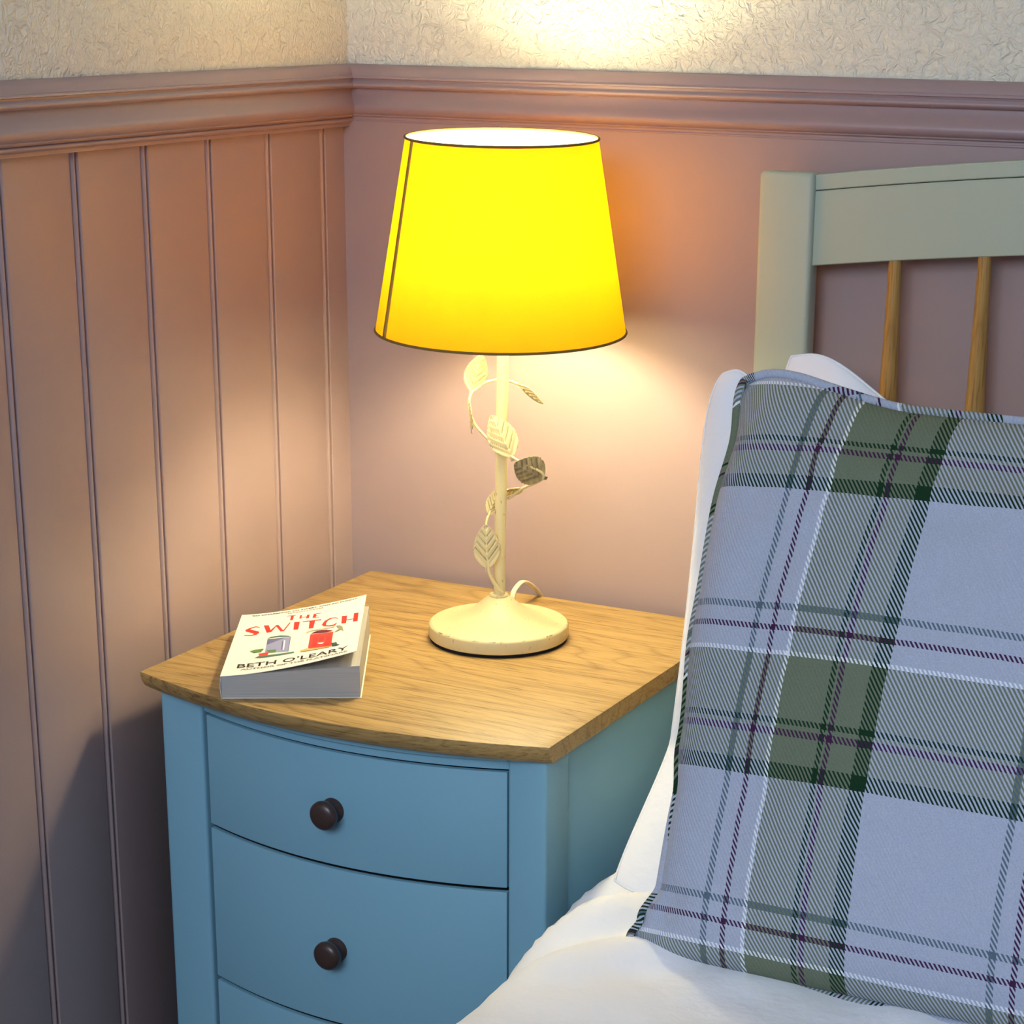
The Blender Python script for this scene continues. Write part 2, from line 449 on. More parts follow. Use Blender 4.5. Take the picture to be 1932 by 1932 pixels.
SX0, SX1 = 0.0475, 0.4650       # outside of the carcase
YF, YB = -0.430, -0.045
def stile(x0, x1):
    bm = bmesh.new(); box(bm, (x0, YF, 0.0), (x1, YF + 0.045, TZ - 0.020), 0.0035, 3); return off(link_mesh('corner_post', bm, M_BLUE, chest, angle=35))
stile(SX0, 0.0955); stile(0.4265, SX1)
for x0, x1 in ((SX0 + .003, SX0 + .018), (SX1 - .018, SX1 - .003)):
    off(box_obj('side_panel', (x0, YF + 0.044, 0.03), (x1, YB, TZ - 0.020), M_BLUE, chest, 0.001))
off(box_obj('back_panel', (SX0 + .018, YB - .008, 0.03), (SX1 - .018, YB, TZ - .022), M_BLUE, chest, 0))
off(box_obj('gap_shade_sheet', (0.0955, YF + 0.038, 0.06), (0.4265, YF + 0.042, TZ - .022), M_GAP_SHADE, chest, 0))  # dark sheet added so the drawer gaps look shaded
fb = lambda x: bow(x, 0.030, 0.0955, 0.4265)
# stepped rail below the top
off(bow_slab('front_rail', 0.0957, 0.4263, YF + 0.004, YF + 0.02, TZ - 0.0345, TZ - 0.020, M_BLUE, chest, fbow=fb))
off(bow_slab('front_rail', 0.0957, 0.4263, YF - 0.001, YF + 0.02, TZ - 0.0265, TZ - 0.0205, M_BLUE, chest, fbow=fb, bev=0.002))
gaps = [OZ - 0.5175, OZ - 0.6330, OZ - 0.7950, OZ - 0.967]
for i in range(3):
    zt, zb = gaps[i] - 0.0021, gaps[i + 1] + 0.0021
    d = off(bow_slab('drawer', 0.0996, 0.4242, YF + 0.004, YF + 0.012, zb, zt, M_BLUE, chest, fbow=fb, bev=0.0008, top_bev=0.0008, thick=0.005))
    bow_slab('drawer_gap_shade', 0.0997, 0.4241, YF + 0.0091, YF + 0.036, zb - .0008, zt + .0008, M_GAP_SHADE, d, fbow=fb)  # added behind each front; its near-black colour paints the gap shade
    kx, kz = 0.2590, (OZ - 0.5765, OZ - 0.7165, OZ - 0.885)[i]
    prof = [(.0001, -.001), (.0120, -.001), (.0116, .0015), (.0096, .0035), (.0090, .0060), (.0106, .0090), (.0130, .0120), (.0140, .0150), (.0136, .0178), (.0112, .0202), (.0066, .0216), (.0001, .0220)]
    kn = lathe('knob', prof, M_KNOB, d, seg=32, angle=60)
    kn.rotation_euler = (math.radians(90), 0, 0); kn.location = (kx, YF + 0.004 - fb(kx), kz)
    kn['label'] = 'round dark brown knob'
off(bow_slab('plinth', 0.0957, 0.4263, YF + 0.006, YF + 0.02, 0.05, OZ - 0.970, M_BLUE, chest, fbow=fb))

# ---------------------------------------------------------------- table lamp
LX, LY = 0.2825, -0.183
lamp = empty('table_lamp', (LX, LY, TZ), math.atan2(0.45527, 0.89035))   # local +x runs right, +y to the back
tag(lamp, 'lit table lamp with a yellow tapered shade and cream leafy vine stem', 'lamp')
base_prof = [(.0001, .0030), (.0690, .0030), (.0702, .0042), (.0703, .0125), (.0701, .0148), (.0699, .0156), (.0693, .0165), (.0684, .0172), (.0670, .0178), (.0600, .0192), (.0500, .0214), (.0400, .0243), (.0310, .0280), (.0240, .0325), (.0185, .0373), (.0140, .0412), (.0110, .0435), (.0088, .0440), (.0001, .0440)]
bo = lathe('lamp_base', base_prof, M_CREAM, lamp, seg=192, angle=50)
at = bo.data.attributes.new('wear_and_shade', 'FLOAT', 'POINT')      # paint rubbed off along the rim
at.data.foreach_set('value', [max(0.0, min(0.9, 3.0 * fbm(v.co, 110, 1) - 0.35)) if .0160 < v.co.z < .0170 else 0.0 for v in bo.data.vertices])
lathe('felt_pad', [(.0001, 0), (.0690, 0), (.0694, .0031), (.0001, .0031)], M_BLACK, lamp)['label'] = 'black felt pad'
lathe('collar', [(.0001, .0438), (.0092, .0438), (.0098, .0448), (.0092, .0460), (.0065, .0463), (.0001, .0463)], M_CREAM, lamp, seg=32)
lean = 0.0145
pole = lathe('pole', [(.0001, .0455), (.0058, .0455), (.0058, .335), (.0001, .335)], M_CREAM, lamp, seg=28)
pole.rotation_euler = (0, lean, 0)
VINE = [(5.0, -7, 48.5), (-1.3, -9, 55.2), (-8.1, -11, 67.7), (-10.2, -12, 76.7), (-11.8, -10, 97.8), (-12.4, -6, 115.7), (-10.0, 0, 126.6), (-3.4, 8, 133.9), (3.4, 10, 138.8), (12.3, 9, 143.5), (22.9, 3, 153.0), (35.0, -6, 160.5), (43.3, -13, 167.0), (42.2, -17, 174.0), (30.3, -17, 180.5), (16.4, -16, 186.9), (4.9, -12, 194.4), (-8.1, -8, 202.9), (-18.5, -6, 212.9), (-24.7, -4, 221.3), (-28.3, -4, 233.3), (-28.3, -3, 243.5), (-24.8, 0, 250.7), (-18.8, 6, 254.9), (-8.6, 9, 258.6), (0.2, 10, 259.6), (10.5, 8, 259.0), (18.9, 3, 256.8)]
mm = lambda p: Vector(p) / 1000
tube('vine_stem', catmull([mm(p) for p in VINE], 6), lambda t: 0.00135 + 0.0006 * math.sin(min(1, t * 8) * math.pi), M_CREAM, lamp, seg=8)

def leaf(stem, tip, width, face, curl=0.0, cup=0.15, seed=0, painted_shade=0.0):
    """stamped metal leaf with serrated edge and pressed veins, a solid sheet"""
    S, T = mm(stem), mm(tip); L = (T - S).length
    d = (T - S).normalized(); n = Vector(face); n = (n - d * n.dot(d)).normalized(); w = d.cross(n)
    rnd = random.Random(seed); nt_, ns = 40, 24
    top, wear_and_shade = [], []
    for i in range(nt_ + 1):
        t = i / nt_
        lt = (t - 0.10) / 0.90
        if lt <= 0: hw = 0.055 * L
        else: hw = max(0.055 * L * (1 - lt), width / 2 * (math.sin(math.pi * lt ** 0.80) ** 0.72))
        ser = 1 + 0.075 * (((t * 15) % 1.0) - 0.5) * (1 if lt > 0.04 else 0) + rnd.uniform(-.012, .012)
        for j in range(ns + 1):
            s = -1 + 2 * j / ns
            x = s * hw * (1 + (ser - 1) * s * s)
            ph = (t - 0.38 * abs(s) * hw / (width / 2) * 0.9 - 0.16) * 6.0   # side veins rise towards the edge
            fr = ph - math.floor(ph)
            v = math.exp(-((fr - 0.5) / 0.10) ** 2) * (1 if 0.08 < abs(s) < 0.86 and 0.0 < ph < 4.7 else 0)
            mid = math.exp(-(x / 0.0006) ** 2)
            h = -0.0006 * v + 0.0005 * mid - cup * (x * x) / (width / 2) + 0.0004 * math.sin(fr * math.tau)
            h += -curl * (t ** 2) * L
            ew = 0.5 if abs(s) > 0.93 else 0.0
            top.append(S + d * (t * L) + w * x + n * h); wear_and_shade.append(min(1.0, v * 1.3 + ew * rnd.random() + (0.35 if t < 0.12 else 0) + painted_shade))
    N = len(top); vs = top + [p - n * 0.0006 for p in top]; wear_and_shade = wear_and_shade + wear_and_shade
    fs = []
    R = ns + 1
    for i in range(nt_):
        for j in range(ns):
            a = i * R + j; fs.append((a, a + 1, a + R + 1, a + R)); fs.append((N + a, N + a + R, N + a + R + 1, N + a + 1))
    rim = [j for j in range(R)] + [i * R + ns for i in range(1, nt_ + 1)] + [nt_ * R + j for j in range(ns - 1, -1, -1)] + [i * R for i in range(nt_ - 1, 0, -1)]
    for a, b in zip(rim, rim[1:] + rim[:1]): fs.append((a, N + a, N + b, b))
    o = pydata('leaf', vs, fs, M_CREAM, lamp, angle=60, recalc=True)
    at = o.data.attributes.new('wear_and_shade', 'FLOAT', 'POINT'); at.data.foreach_set('value', wear_and_shade)
    return o
leaf((-10.7, -12, 71.5), (-12.1, -15.5, 119.3), .0268, (0.1, -1, 0.25), 0.12, seed=1)
leaf((-10.5, -1, 124.7), (-0.8, 9, 150.0), .0150, (0.7, -0.6, 0.5), 0.05, seed=2)
leaf((24.8, 3, 154.0), (1.1, 19, 145.0), .0170, (0.2, 0.5, 1.0), 0.05, seed=3)
leaf((47.4, -14, 167.0), (15.5, -21, 181.5), .0350, (-0.1, -1, -0.35), 0.10, seed=4, painted_shade=0.62)['label'] = 'leaf with the shade of its downward face painted in brown'  # brown over the whole leaf paints in its unlit, downward face
leaf((15.3, -15, 184.9), (-5.6, -20, 229.3), .0290, (0.1, -1, 0.22), 0.14, seed=5)
leaf((-26.3, -5, 209.6), (-30.5, -10, 243.6), .0200, (-1, -0.15, 0.0), 0.06, seed=6)
leaf((-27.3, -1, 246.3), (-17.0, 2, 286.8), .0230, (0.35, -0.9, 0.3), -0.08, seed=7)
leaf((18.4, 3, 257.8), (39.4, -9, 236.7), .0200, (-0.5, -0.5, -0.75), 0.16, seed=8)

# shade, tilted very slightly towards the room
sh = Vector((0.0024, 0.0, 0.4000))
SHADE_ROT = (math.radians(1.6), 0.006, 0)
seg = 128
RB, RT, ZB, ZT = .1205, .0905, -.0905, .0905
def ring(r, z): return [(r * math.cos(math.tau * i / seg), r * math.sin(math.tau * i / seg), z) for i in range(seg)]
nr = 14
vs = []
for k in range(nr + 1):
    t = k / nr; vs += ring(RB + (RT - RB) * t, ZB + (ZT - ZB) * t)
fs = [(k * seg + i, k * seg + (i + 1) % seg, (k + 1) * seg + (i + 1) % seg, (k + 1) * seg + i) for k in range(nr) for i in range(seg)]
shade = pydata('lamp_shade', vs, fs, M_SHADE, lamp)
shade.location = sh + Vector((0, 0, 0.0)); shade.rotation_euler = SHADE_ROT
shade['label'] = 'yellow glowing tapered fabric shade'
for r, z in ((RB, ZB), (RT, ZT)):
    tube('rim_binding', [Vector(p) for p in ring(r + .0003, z)], 0.0013, M_TRIM, shade, seg=8, closed=True)
def cone_pt(a, t, out): r = RB + (RT - RB) * t + out; return Vector((r * math.cos(a), r * math.sin(a), ZB + (ZT - ZB) * t))
def seam_strip(a0, a1, out, material, name):
    vs = []; n = 24
    for k in range(n + 1):
        t = k / n; rr = RB + (RT - RB) * t
        for a in (a0, a1):
            aa = a * RB / rr if False else a
            vs += [cone_pt(aa, t, out), cone_pt(aa, t, out + .0005)]
    fs = []
    for k in range(n):
        q = k * 4
        fs += [(q + 1, q + 3, q + 7, q + 5), (q, q + 4, q + 6, q + 2), (q, q + 1, q + 5, q + 4), (q + 2, q + 6, q + 7, q + 3)]
    fs += [(0, 2, 3, 1), (n * 4, n * 4 + 1, n * 4 + 3, n * 4 + 2)]
    return pydata(name, vs, fs, material, shade, recalc=True)
sa = math.radians(180 + 24.5)
seam_strip(sa, sa + 0.062, .0002, M_SEAM, 'seam')
# fitting inside the shade: ring, three arms, holder and bulb
M_METAL = mat('white_metal_fitting', lin(220, 215, 200), 0.4)
fz = 0.375 - sh.z
fit_r = (RB + (RT - RB) * ((fz - ZB) / (ZT - ZB))) - 0.001
for a in (30, 150, 270):
    ar = math.radians(a)
    tube('shade_arm', [Vector((.019 * math.cos(ar), .019 * math.sin(ar), -.055)), Vector((.06 * math.cos(ar), .06 * math.sin(ar), -.062)), Vector(((RB - .006) * math.cos(ar), (RB - .006) * math.sin(ar), -.085))], .0011, M_METAL, shade, seg=6)
tube('shade_ring', [Vector((.0195 * math.cos(math.tau * i / 32), .0195 * math.sin(math.tau * i / 32), -.055)) for i in range(32)], .0015, M_METAL, shade, seg=6, closed=True)
hold = lathe('bulb_holder', [(.0001, .325), (.012, .325), (.0130, .331), (.0130, .352), (.0115, .356), (.0115, .366), (.0001, .366)], M_METAL, lamp, seg=32)
hold.rotation_euler = (0, lean, 0)
M_BULB = bpy.data.materials.new('lit_bulb'); M_BULB.use_nodes = True
nt = M_BULB.node_tree; nt.nodes.remove(nt.nodes['Principled BSDF'])
em = nt.nodes.new('ShaderNodeEmission'); em.inputs[0].default_value = (1.0, 0.87, 0.54, 1)
BR = 0.027
em.inputs[1].default_value = LAMP_POWER / (math.pi * 4 * math.pi * BR * BR)
nt.links.new(em.outputs[0], nt.nodes['Material Output'].inputs[0])
bp_ = [(.0001, .364), (.0105, .365), (.0115, .376)] + [(BR * math.sin(a), .417 - BR * math.cos(a)) for a in [math.radians(d) for d in range(38, 178, 14)]] + [(.0001, .444)]
bulb = lathe('bulb', bp_, M_BULB, lamp, seg=24, angle=60)
bulb.rotation_euler = (0, lean, 0)
bulb['label'] = 'glowing warm bulb'
# flex: leaves the back of the base, arches and drops behind the chest
CAB = [(9, 67, 5), (10.5, 74, 9), (11.7, 80, 14.5), (13.7, 86, 24.4), (21.7, 105, 28.8), (29.8, 125, 21.0), (37.0, 145, 8.3), (42, 160, -6), (44, 172, -30), (44, 174, -90), (43, 174, -200)]
cp = catmull([mm(p) for p in CAB], 8)
M_FLEX = mat('cream_flex', lin(226, 216, 184), 0.4)
for s in (-1, 1):
    tube('flex_core', [p + Vector((0.82, -0.4, 0)) * (s * .00145) for p in cp], .00165, M_FLEX, lamp, seg=8)

# ---------------------------------------------------------------- book
book = empty('paperback_book', (0.1513, -0.4707, TZ), math.radians(29.5))
tag(book, 'thick white paperback book with red title lying on the oak top', 'book')
BW, BH = .127, .196
M_COVER = mat('white_book_cover', lin(240, 238, 226), 0.35)
M_COVER_IN = M_PAPER
def block(u): return .0212 + .0095 * u
def cover_z(a, b):
    u = max(a, 0) / BW; t = max(0, (u - .1) / .9); return block(u) + t ** 1.6 * (.0145 - .003 * b / BH) + .0004
def cover_pt(a, b, lift=0.0): return Vector((a - .0035 * (a / BW) ** 2, b, cover_z(a, b) + lift))
na, nb = 24, 12
vs = [cover_pt(-.0016 + (BW + .0016) * i / na, BH * j / nb) for j in range(nb + 1) for i in range(na + 1)]
N = len(vs); vs += [v - Vector((0, 0, .0004)) for v in vs]
fs = []; R = na + 1
for j in range(nb):
    for i in range(na):
        a = j * R + i; fs += [(a, a + 1, a + R + 1, a + R), (N + a, N + a + R, N + a + R + 1, N + a + 1)]
rim = list(range(R)) + [j * R + na for j in range(1, nb + 1)] + [nb * R + i for i in range(na - 1, -1, -1)] + [j * R for j in range(nb - 1, 0, -1)]
for a, b in zip(rim, rim[1:] + rim[:1]): fs.append((a, N + a, N + b, b))
cover = pydata('front_cover', vs, fs, M_COVER, book, angle=50, recalc=True)
cover['label'] = 'white cover curling up at its fore edge'
# page block: fanned slightly thicker at the fore edge, with leaf lines
def pages_mat():
    M = bpy.data.materials.new('page_edges'); M.use_nodes = True
    nt = M.node_tree; b = nt.nodes['Principled BSDF']; b.inputs['Roughness'].default_value = 0.9
    tc = nt.nodes.new('ShaderNodeTexCoord'); mp = nt.nodes.new('ShaderNodeMapping'); mp.inputs['Scale'].default_value = (12, 12, 2600)
    n = nt.nodes.new('ShaderNodeTexNoise'); n.inputs['Scale'].default_value = 1; n.inputs['Detail'].default_value = 2
    nt.links.new(tc.outputs['Object'], mp.inputs['Vector']); nt.links.new(mp.outputs[0], n.inputs['Vector'])
    mx = nt.nodes.new('ShaderNodeMix'); mx.data_type = 'RGBA'
    mx.inputs[6].default_value = lin(188, 184, 176); mx.inputs[7].default_value = lin(150, 146, 140)
    nt.links.new(n.outputs[0], mx.inputs[0]); nt.links.new(mx.outputs[2], b.inputs['Base Color'])
    bp = nt.nodes.new('ShaderNodeBump'); bp.inputs['Strength'].default_value = 0.5; bp.inputs['Distance'].default_value = 0.0003
    nt.links.new(n.outputs[0], bp.inputs['Height']); nt.links.new(bp.outputs[0], b.inputs['Normal'])
    return M
M_PAGES = pages_mat()
vs = []; n = 16; nz = 8
pv = []
for j, b in enumerate((.0012, BH - .0008)):
    for k in range(nz + 1):
        for i in range(n + 1):
            u = i / n; z = .0006 + (block(u) - .0007) * k / nz
            x = -.0010 + (BW - .0002) * u
            dent = 0.0006 * math.exp(-((u - .76 + .02 * k / nz) / .012) ** 2) if j == 0 else 0
            pv.append((x, b + dent, z))
R1 = n + 1; F = (nz + 1) * R1; fs = []
for k in range(nz):
    for i in range(n):
        a = k * R1 + i; fs += [(a, a + 1, a + R1 + 1, a + R1), (F + a, F + a + R1, F + a + R1 + 1, F + a + 1)]
for i in range(n): fs += [(i, F + i, F + i + 1, i + 1), (nz * R1 + i, nz * R1 + i + 1, F + nz * R1 + i + 1, F + nz * R1 + i)]
for k in range(nz): fs += [(k * R1, (k + 1) * R1, F + (k + 1) * R1, F + k * R1), (k * R1 + n, F + k * R1 + n, F + (k + 1) * R1 + n, (k + 1) * R1 + n)]
pydata('page_block', pv, fs, M_PAGES, book, angle=30, recalc=True)
# spine wraps round and runs into the back cover
sp = [(BW, 0.0), (.0005, 0.0)] + [(-.0012 - .0009 * math.sin(math.pi * i / 8), .0002 + .0212 * i / 8) for i in range(9)]
vs = []
for b in (0.0, BH):
    vs += [(x, b, z) for x, z in sp] + [(x + .0004 if i > 1 else x, b, z + (.0004 if i < 2 else 0)) for i, (x, z) in enumerate(sp)]
q = len(sp); fs = []
for i in range(q - 1):
    fs += [(i, i + 1, 2 * q + i + 1, 2 * q + i), (q + i, 3 * q + i, 3 * q + i + 1, q + i + 1), (i, q + i, q + i + 1, i + 1), (2 * q + i, 2 * q + i + 1, 3 * q + i + 1, 3 * q + i)]
fs += [(0, 2 * q, 3 * q, q), (q - 1, 2 * q - 1, 4 * q - 1, 3 * q - 1)]
pydata('spine_and_back_cover', vs, fs, M_COVER, book, angle=40, recalc=True)
INK = dict(red=(214, 48, 36), grey=(142, 148, 186), slate=(98, 104, 140), white=(238, 238, 236), teal=(70, 112, 96), green=(84, 128, 66), coral=(222, 66, 56), brick=(196, 50, 46),
           maroon=(112, 18, 26), yellow=(206, 172, 92), darkgreen=(34, 74, 62), pale=(206, 202, 168), olive=(160, 156, 118), black=(24, 24, 22), pink=(196, 150, 140), ltgrey=(150, 146, 132))
INKM = {k: mat('ink_' + k, lin(*v), 0.4) for k, v in INK.items()}
ART = [["red",[[21.2,147.4],[16.7,152.0],[11.3,148.2],[7.3,142.4],[8.2,136.8],[15.5,129.4],[17.5,125.8],[15.1,122.8],[7.9,125.1],[8.4,122.3],[15.4,119.7],[20.2,122.6],[22.3,128.6],[21.1,133.6],[11.9,142.3],[12.9,145.5],[17.0,148.9],[21.0,145.6]]],["red",[[24.5,151.9],[29.5,150.7],[34.4,125.7],[29.8,125.5]]],["red",[[30.7,125.1],[34.4,125.7],[38.6,146.7],[37.5,147.2]]],["red",[[36.5,147.0],[39.6,146.9],[47.2,122.2],[43.8,122.6]]],["red",[[45.5,122.4],[47.2,122.2],[51.8,149.1],[50.4,149.1]]],["red",[[55.3,148.2],[61.2,146.6],[61.4,119.5],[56.6,121.5]]],["red",[[63.9,145.2],[83.2,140.2],[83.6,136.6],[64.2,142.9]]],["red",[[71.4,141.1],[77.1,139.2],[77.0,114.0],[72.3,115.5]]],["red",[[101.3,129.8],[98.3,135.3],[92.6,137.7],[87.1,131.0],[85.1,119.5],[87.2,113.3],[93.8,107.4],[99.4,107.1],[100.9,113.4],[99.9,114.9],[97.8,110.9],[92.9,111.9],[89.9,114.8],[89.4,122.2],[90.9,130.6],[94.9,134.0],[98.9,131.9],[101.0,127.4]]],["red",[[104.6,135.1],[110.1,132.4],[110.6,105.6],[105.7,107.9]]],["red",[[110.2,118.3],[117.7,115.6],[117.8,113.1],[110.3,115.5]]],["red",[[117.0,134.7],[121.8,133.4],[122.4,102.5],[117.6,104.4]]],["red",[[45.9,174.9],[55.1,172.6],[55.2,170.9],[46.0,173.1]]],["red",[[50.2,172.5],[53.1,171.6],[53.2,157.0],[50.3,157.0]]],["red",[[59.5,169.6],[61.7,168.7],[61.8,156.7],[59.7,157.0]]],["red",[[61.9,161.4],[66.9,160.2],[67.0,158.5],[62.1,159.7]]],["red",[[66.9,166.2],[69.6,165.7],[69.8,153.6],[66.7,153.9]]],["red",[[73.9,164.9],[76.6,164.0],[76.7,150.2],[73.5,151.2]]],["red",[[76.0,165.4],[81.4,163.7],[81.5,161.9],[76.1,163.4]]],["red",[[76.2,157.6],[78.3,157.1],[78.4,155.3],[76.3,155.5]]],["red",[[76.3,151.5],[80.5,150.2],[80.7,148.5],[76.4,149.5]]],["grey",[[32.7,102.8],[55.5,98.7],[57.6,50.2],[34.3,57.4]]],["slate",[[32.7,102.8],[50.8,99.4],[33.5,83.7]]],["slate",[[48.4,88.2],[49.7,88.6],[51.3,60.4],[49.5,60.3]]],["white",[[49.8,89.7],[51.3,90.0],[52.6,59.2],[51.1,59.4]]],["teal",[[32.3,104.1],[35.9,109.2],[45.3,108.9],[53.2,103.0],[55.6,99.4],[43.0,104.5]]],["slate",[[55.5,98.7],[56.0,98.4],[57.7,49.8],[56.9,49.6]]],["teal",[[25.3,45.5],[28.8,50.4],[62.9,46.6],[63.9,42.1],[32.7,43.4]]],["green",[[35.5,65.4],[44.6,63.6],[44.8,54.3],[38.0,56.7]]],["green",[[18.5,68.9],[23.3,72.9],[31.3,72.1],[32.1,70.2],[30.2,62.5],[23.7,62.0]]],["coral",[[28.0,58.1],[38.1,58.8],[37.8,48.3],[30.6,48.5]]],["coral",[[75.7,92.7],[99.1,84.6],[99.8,36.9],[78.5,45.2],[76.6,48.7]]],["brick",[[79.3,80.0],[83.8,78.6],[84.2,63.5],[79.8,65.0]]],["brick",[[85.9,78.0],[90.8,76.2],[91.2,60.6],[86.3,62.5]]],["brick",[[92.5,75.8],[97.4,73.8],[97.6,57.9],[92.9,59.7]]],["brick",[[79.6,62.0],[83.8,60.3],[84.3,47.2],[80.0,48.6]]],["brick",[[92.8,56.7],[97.6,54.7],[97.8,41.8],[93.0,43.8]]],["maroon",[[75.8,95.5],[82.0,100.4],[91.1,97.2],[98.5,89.0],[92.3,88.6]]],["white",[[85.0,58.1],[91.9,55.2],[90.1,51.0],[86.6,53.6]]],["yellow",[[69.3,45.0],[75.7,47.2],[78.6,44.1],[98.4,37.3],[99.2,35.1],[70.3,40.1]]],["darkgreen",[[99.1,47.3],[103.3,45.1],[104.1,47.7],[105.7,38.7],[109.0,33.7],[101.2,35.0]]],["pale",[[70.3,102.0],[73.8,108.8],[87.8,104.7],[99.6,103.9],[99.8,100.9],[88.0,101.5],[74.8,104.4],[70.9,97.9]]],["olive",[[100.7,103.0],[104.5,102.3],[107.8,93.8],[109.9,75.8],[106.9,86.4],[99.7,80.7],[104.5,91.8]]]]
NAMES = ['title_lettering'] * 21 + ['printed_illustration'] * 99
from mathutils.geometry import tessellate_polygon
def printed(name, groups, cname, lift):
    vs, fs = [], []
    for poly in groups:
        # cut long pieces so they follow the curl of the cover
        tris = tessellate_polygon([[Vector((x, y, 0)) for x, y in poly]])
        st = [[Vector((poly[i][0], poly[i][1], 0)) for i in t] for t in tris]
        out = []
        while st:
            t = st.pop(); e = max(((t[(i + 1) % 3] - t[i]).length, i) for i in range(3))
            if e[0] > 7.0:
                i = e[1]; mpt = (t[i] + t[(i + 1) % 3]) / 2
                st += [[t[i], mpt, t[(i + 2) % 3]], [mpt, t[(i + 1) % 3], t[(i + 2) % 3]]]
            else: out.append(t)
        for t in out:
            k = len(vs); vs += [cover_pt(v.x / 1000, v.y / 1000, lift) for v in t]
            nrm = (t[1] - t[0]).cross(t[2] - t[0]).z
            fs.append((k, k + 1, k + 2) if nrm > 0 else (k, k + 2, k + 1))
    return pydata(name, vs, fs, INKM[cname], cover, smooth=False)
printed('title_lettering', [v for c, v in ART[:21]], 'red', .00012)
order = {}
for i, (c, v) in enumerate(ART[21:]): order.setdefault(c, []).append((i, v))
for i, (c, v) in enumerate(ART[21:]): printed('printed_illustration', [v], c, .00014 + .000025 * i)
def printed_text(name, body, x0, x1, y0, h, cname, y1=None):
    cu = bpy.data.curves.new('t', 'FONT'); cu.body = body; cu.size = 1.0; cu.offset = 0.012 if h > 6 else 0.035; cu.resolution_u = 2
    to = bpy.data.objects.new('t', cu); col.objects.link(to)
    bpy.context.view_layer.update()
    me = bpy.data.meshes.new_from_object(to.evaluated_get(bpy.context.evaluated_depsgraph_get()))
    bpy.data.objects.remove(to); bpy.data.curves.remove(cu)
    xs = [v.co.x for v in me.vertices]; ys = [v.co.y for v in me.vertices]
    a, b, c, d = min(xs), max(xs), min(ys), max(ys)
    for v in me.vertices:
        u = (v.co.x - a) / (b - a); w = (v.co.y - c) / (d - c)
        yy = y0 + ((y1 - y0) * u if y1 is not None else 0)
        v.co = cover_pt((x0 + (x1 - x0) * u) / 1000, (yy + h * w) / 1000, .00025)
    return link_me(name, me, INKM[cname], cover)
printed_text('author_lettering', "BETH O\u2019LEARY", 11.5, 117.5, 20.0, 12.0, 'black', 12.5)
printed_text('subtitle_lettering', "AUTHOR OF THE FLATSHARE", 15.5, 117.5, 12.2, 5.0, 'ltgrey', 4.5)
printed_text('quote_lettering', "\u2018SO CHARMING, SO SWEET AND SO FUNNY\u2019", 9, 119, 186.5, 4.2, 'black', 186)
printed_text('quote_lettering', "MARIAN KEYES", 46, 83, 180.5, 3.6, 'pink', 179)

# ---------------------------------------------------------------- bed: frame
bed = empty('bed_frame', (1.2, -1.05, 0.0))
tag(bed, 'grey painted bed frame with natural wood spindles in the headboard', 'bed')
def offb(o): o.location = Vector(o.location) + Vector((-1.2, 1.05, 0.0)); return o
PX0, PX1 = 0.4960, 0.5505
XR = 2 * 1.2 - PX0
for a, b in ((PX0, PX1), (XR - .0545, XR)):
    offb(box_obj('headboard_post', (a, -0.0600, 0.0), (b, -0.0360, OZ - 0.0215), M_BED, bed, 0.0045, 3))
def railz(x): h = (x - 1.2) / 0.7; return 0.0490 * (1 - h * h) + OZ - 0.0555
def arch(name, dz0, dz1, y0, y1, bevel):
    n = 40; xa, xb = PX1 - .002, XR - .0525; vs = []
    b = bevel
    prof = [(y0 + b, dz0), (y1 - b, dz0), (y1, dz0 + b), (y1, dz1 - b), (y1 - b, dz1), (y0 + b, dz1), (y0, dz1 - b), (y0, dz0 + b)]
    for i in range(n + 1):
        x = xa + (xb - xa) * i / n
        vs += [(x, y, railz(x) + z) for y, z in prof]
    k = 8; fs = [(i * k + j, i * k + (j + 1) % k, (i + 1) * k + (j + 1) % k, (i + 1) * k + j) for i in range(n) for j in range(k)]
    fs += [tuple(range(k))[::-1], tuple(range(n * k, n * k + k))]
    return offb(pydata(name, vs, fs, M_BED, bed, angle=35, recalc=True))
TOPZ = 0.0255
arch('headboard_cap', TOPZ - .0142, TOPZ, -0.0525, -0.036, .0009)
arch('headboard_rail', TOPZ - .0845, TOPZ - .0150, -0.0525, -0.038, .0009)
offb(box_obj('lower_rail', (PX1 - .002, -0.0505, OZ - 0.80), (XR - .0525, -0.039, OZ - 0.70), M_BED, bed, .001))
x = 0.6300
spr = [(.0062, 0.0), (.0068, .05), (.0085, .12), (.0108, .19), (.0125, .28), (.0128, .34), (.0115, .42), (.0090, .50), (.0070, .57), (.0062, .64)]
first = None
while x < XR - 0.06:
    if first is None:
        prof = [(.0001, 0)] + [(r, -z) for r, z in spr] + [(.0001, -.64)]
        first = lathe('spindle', prof, M_SPINDLE, bed, seg=24, angle=60); s = first
    else:
        s = first.copy(); col.objects.link(s)
    s.location = (x, -0.0455, railz(x) + TOPZ - .083)
    offb(s)
    x += 0.0851
for a in (PX0 + .016, XR - .036):
    offb(box_obj('side_rail', (a, -2.06, 0.25), (a + .022, -0.06, 0.36), M_BED, bed, .002))
for a in (PX0, XR - .0545):
    offb(box_obj('foot_post', (a, -2.09, 0.0), (a + .0545, -2.055, 0.42), M_BED, bed, .004, 3))
offb(box_obj('foot_rail', (PX1 - .002, -2.085, 0.22), (XR - .0525, -2.062, 0.38), M_BED, bed, .002))
offb(box_obj('slat_base', (PX0 + .038, -2.06, 0.27), (XR - .036, -0.065, 0.30), M_SPINDLE, bed, .001))
mattress = box_obj('mattress', (PX0 + .045, -2.045, 0.3005), (XR - .045, -0.075, OZ - 0.640), M_WHITE, bevel=.03, seg=4)
tag(mattress, 'white mattress under the duvet on the bed frame', 'mattress')

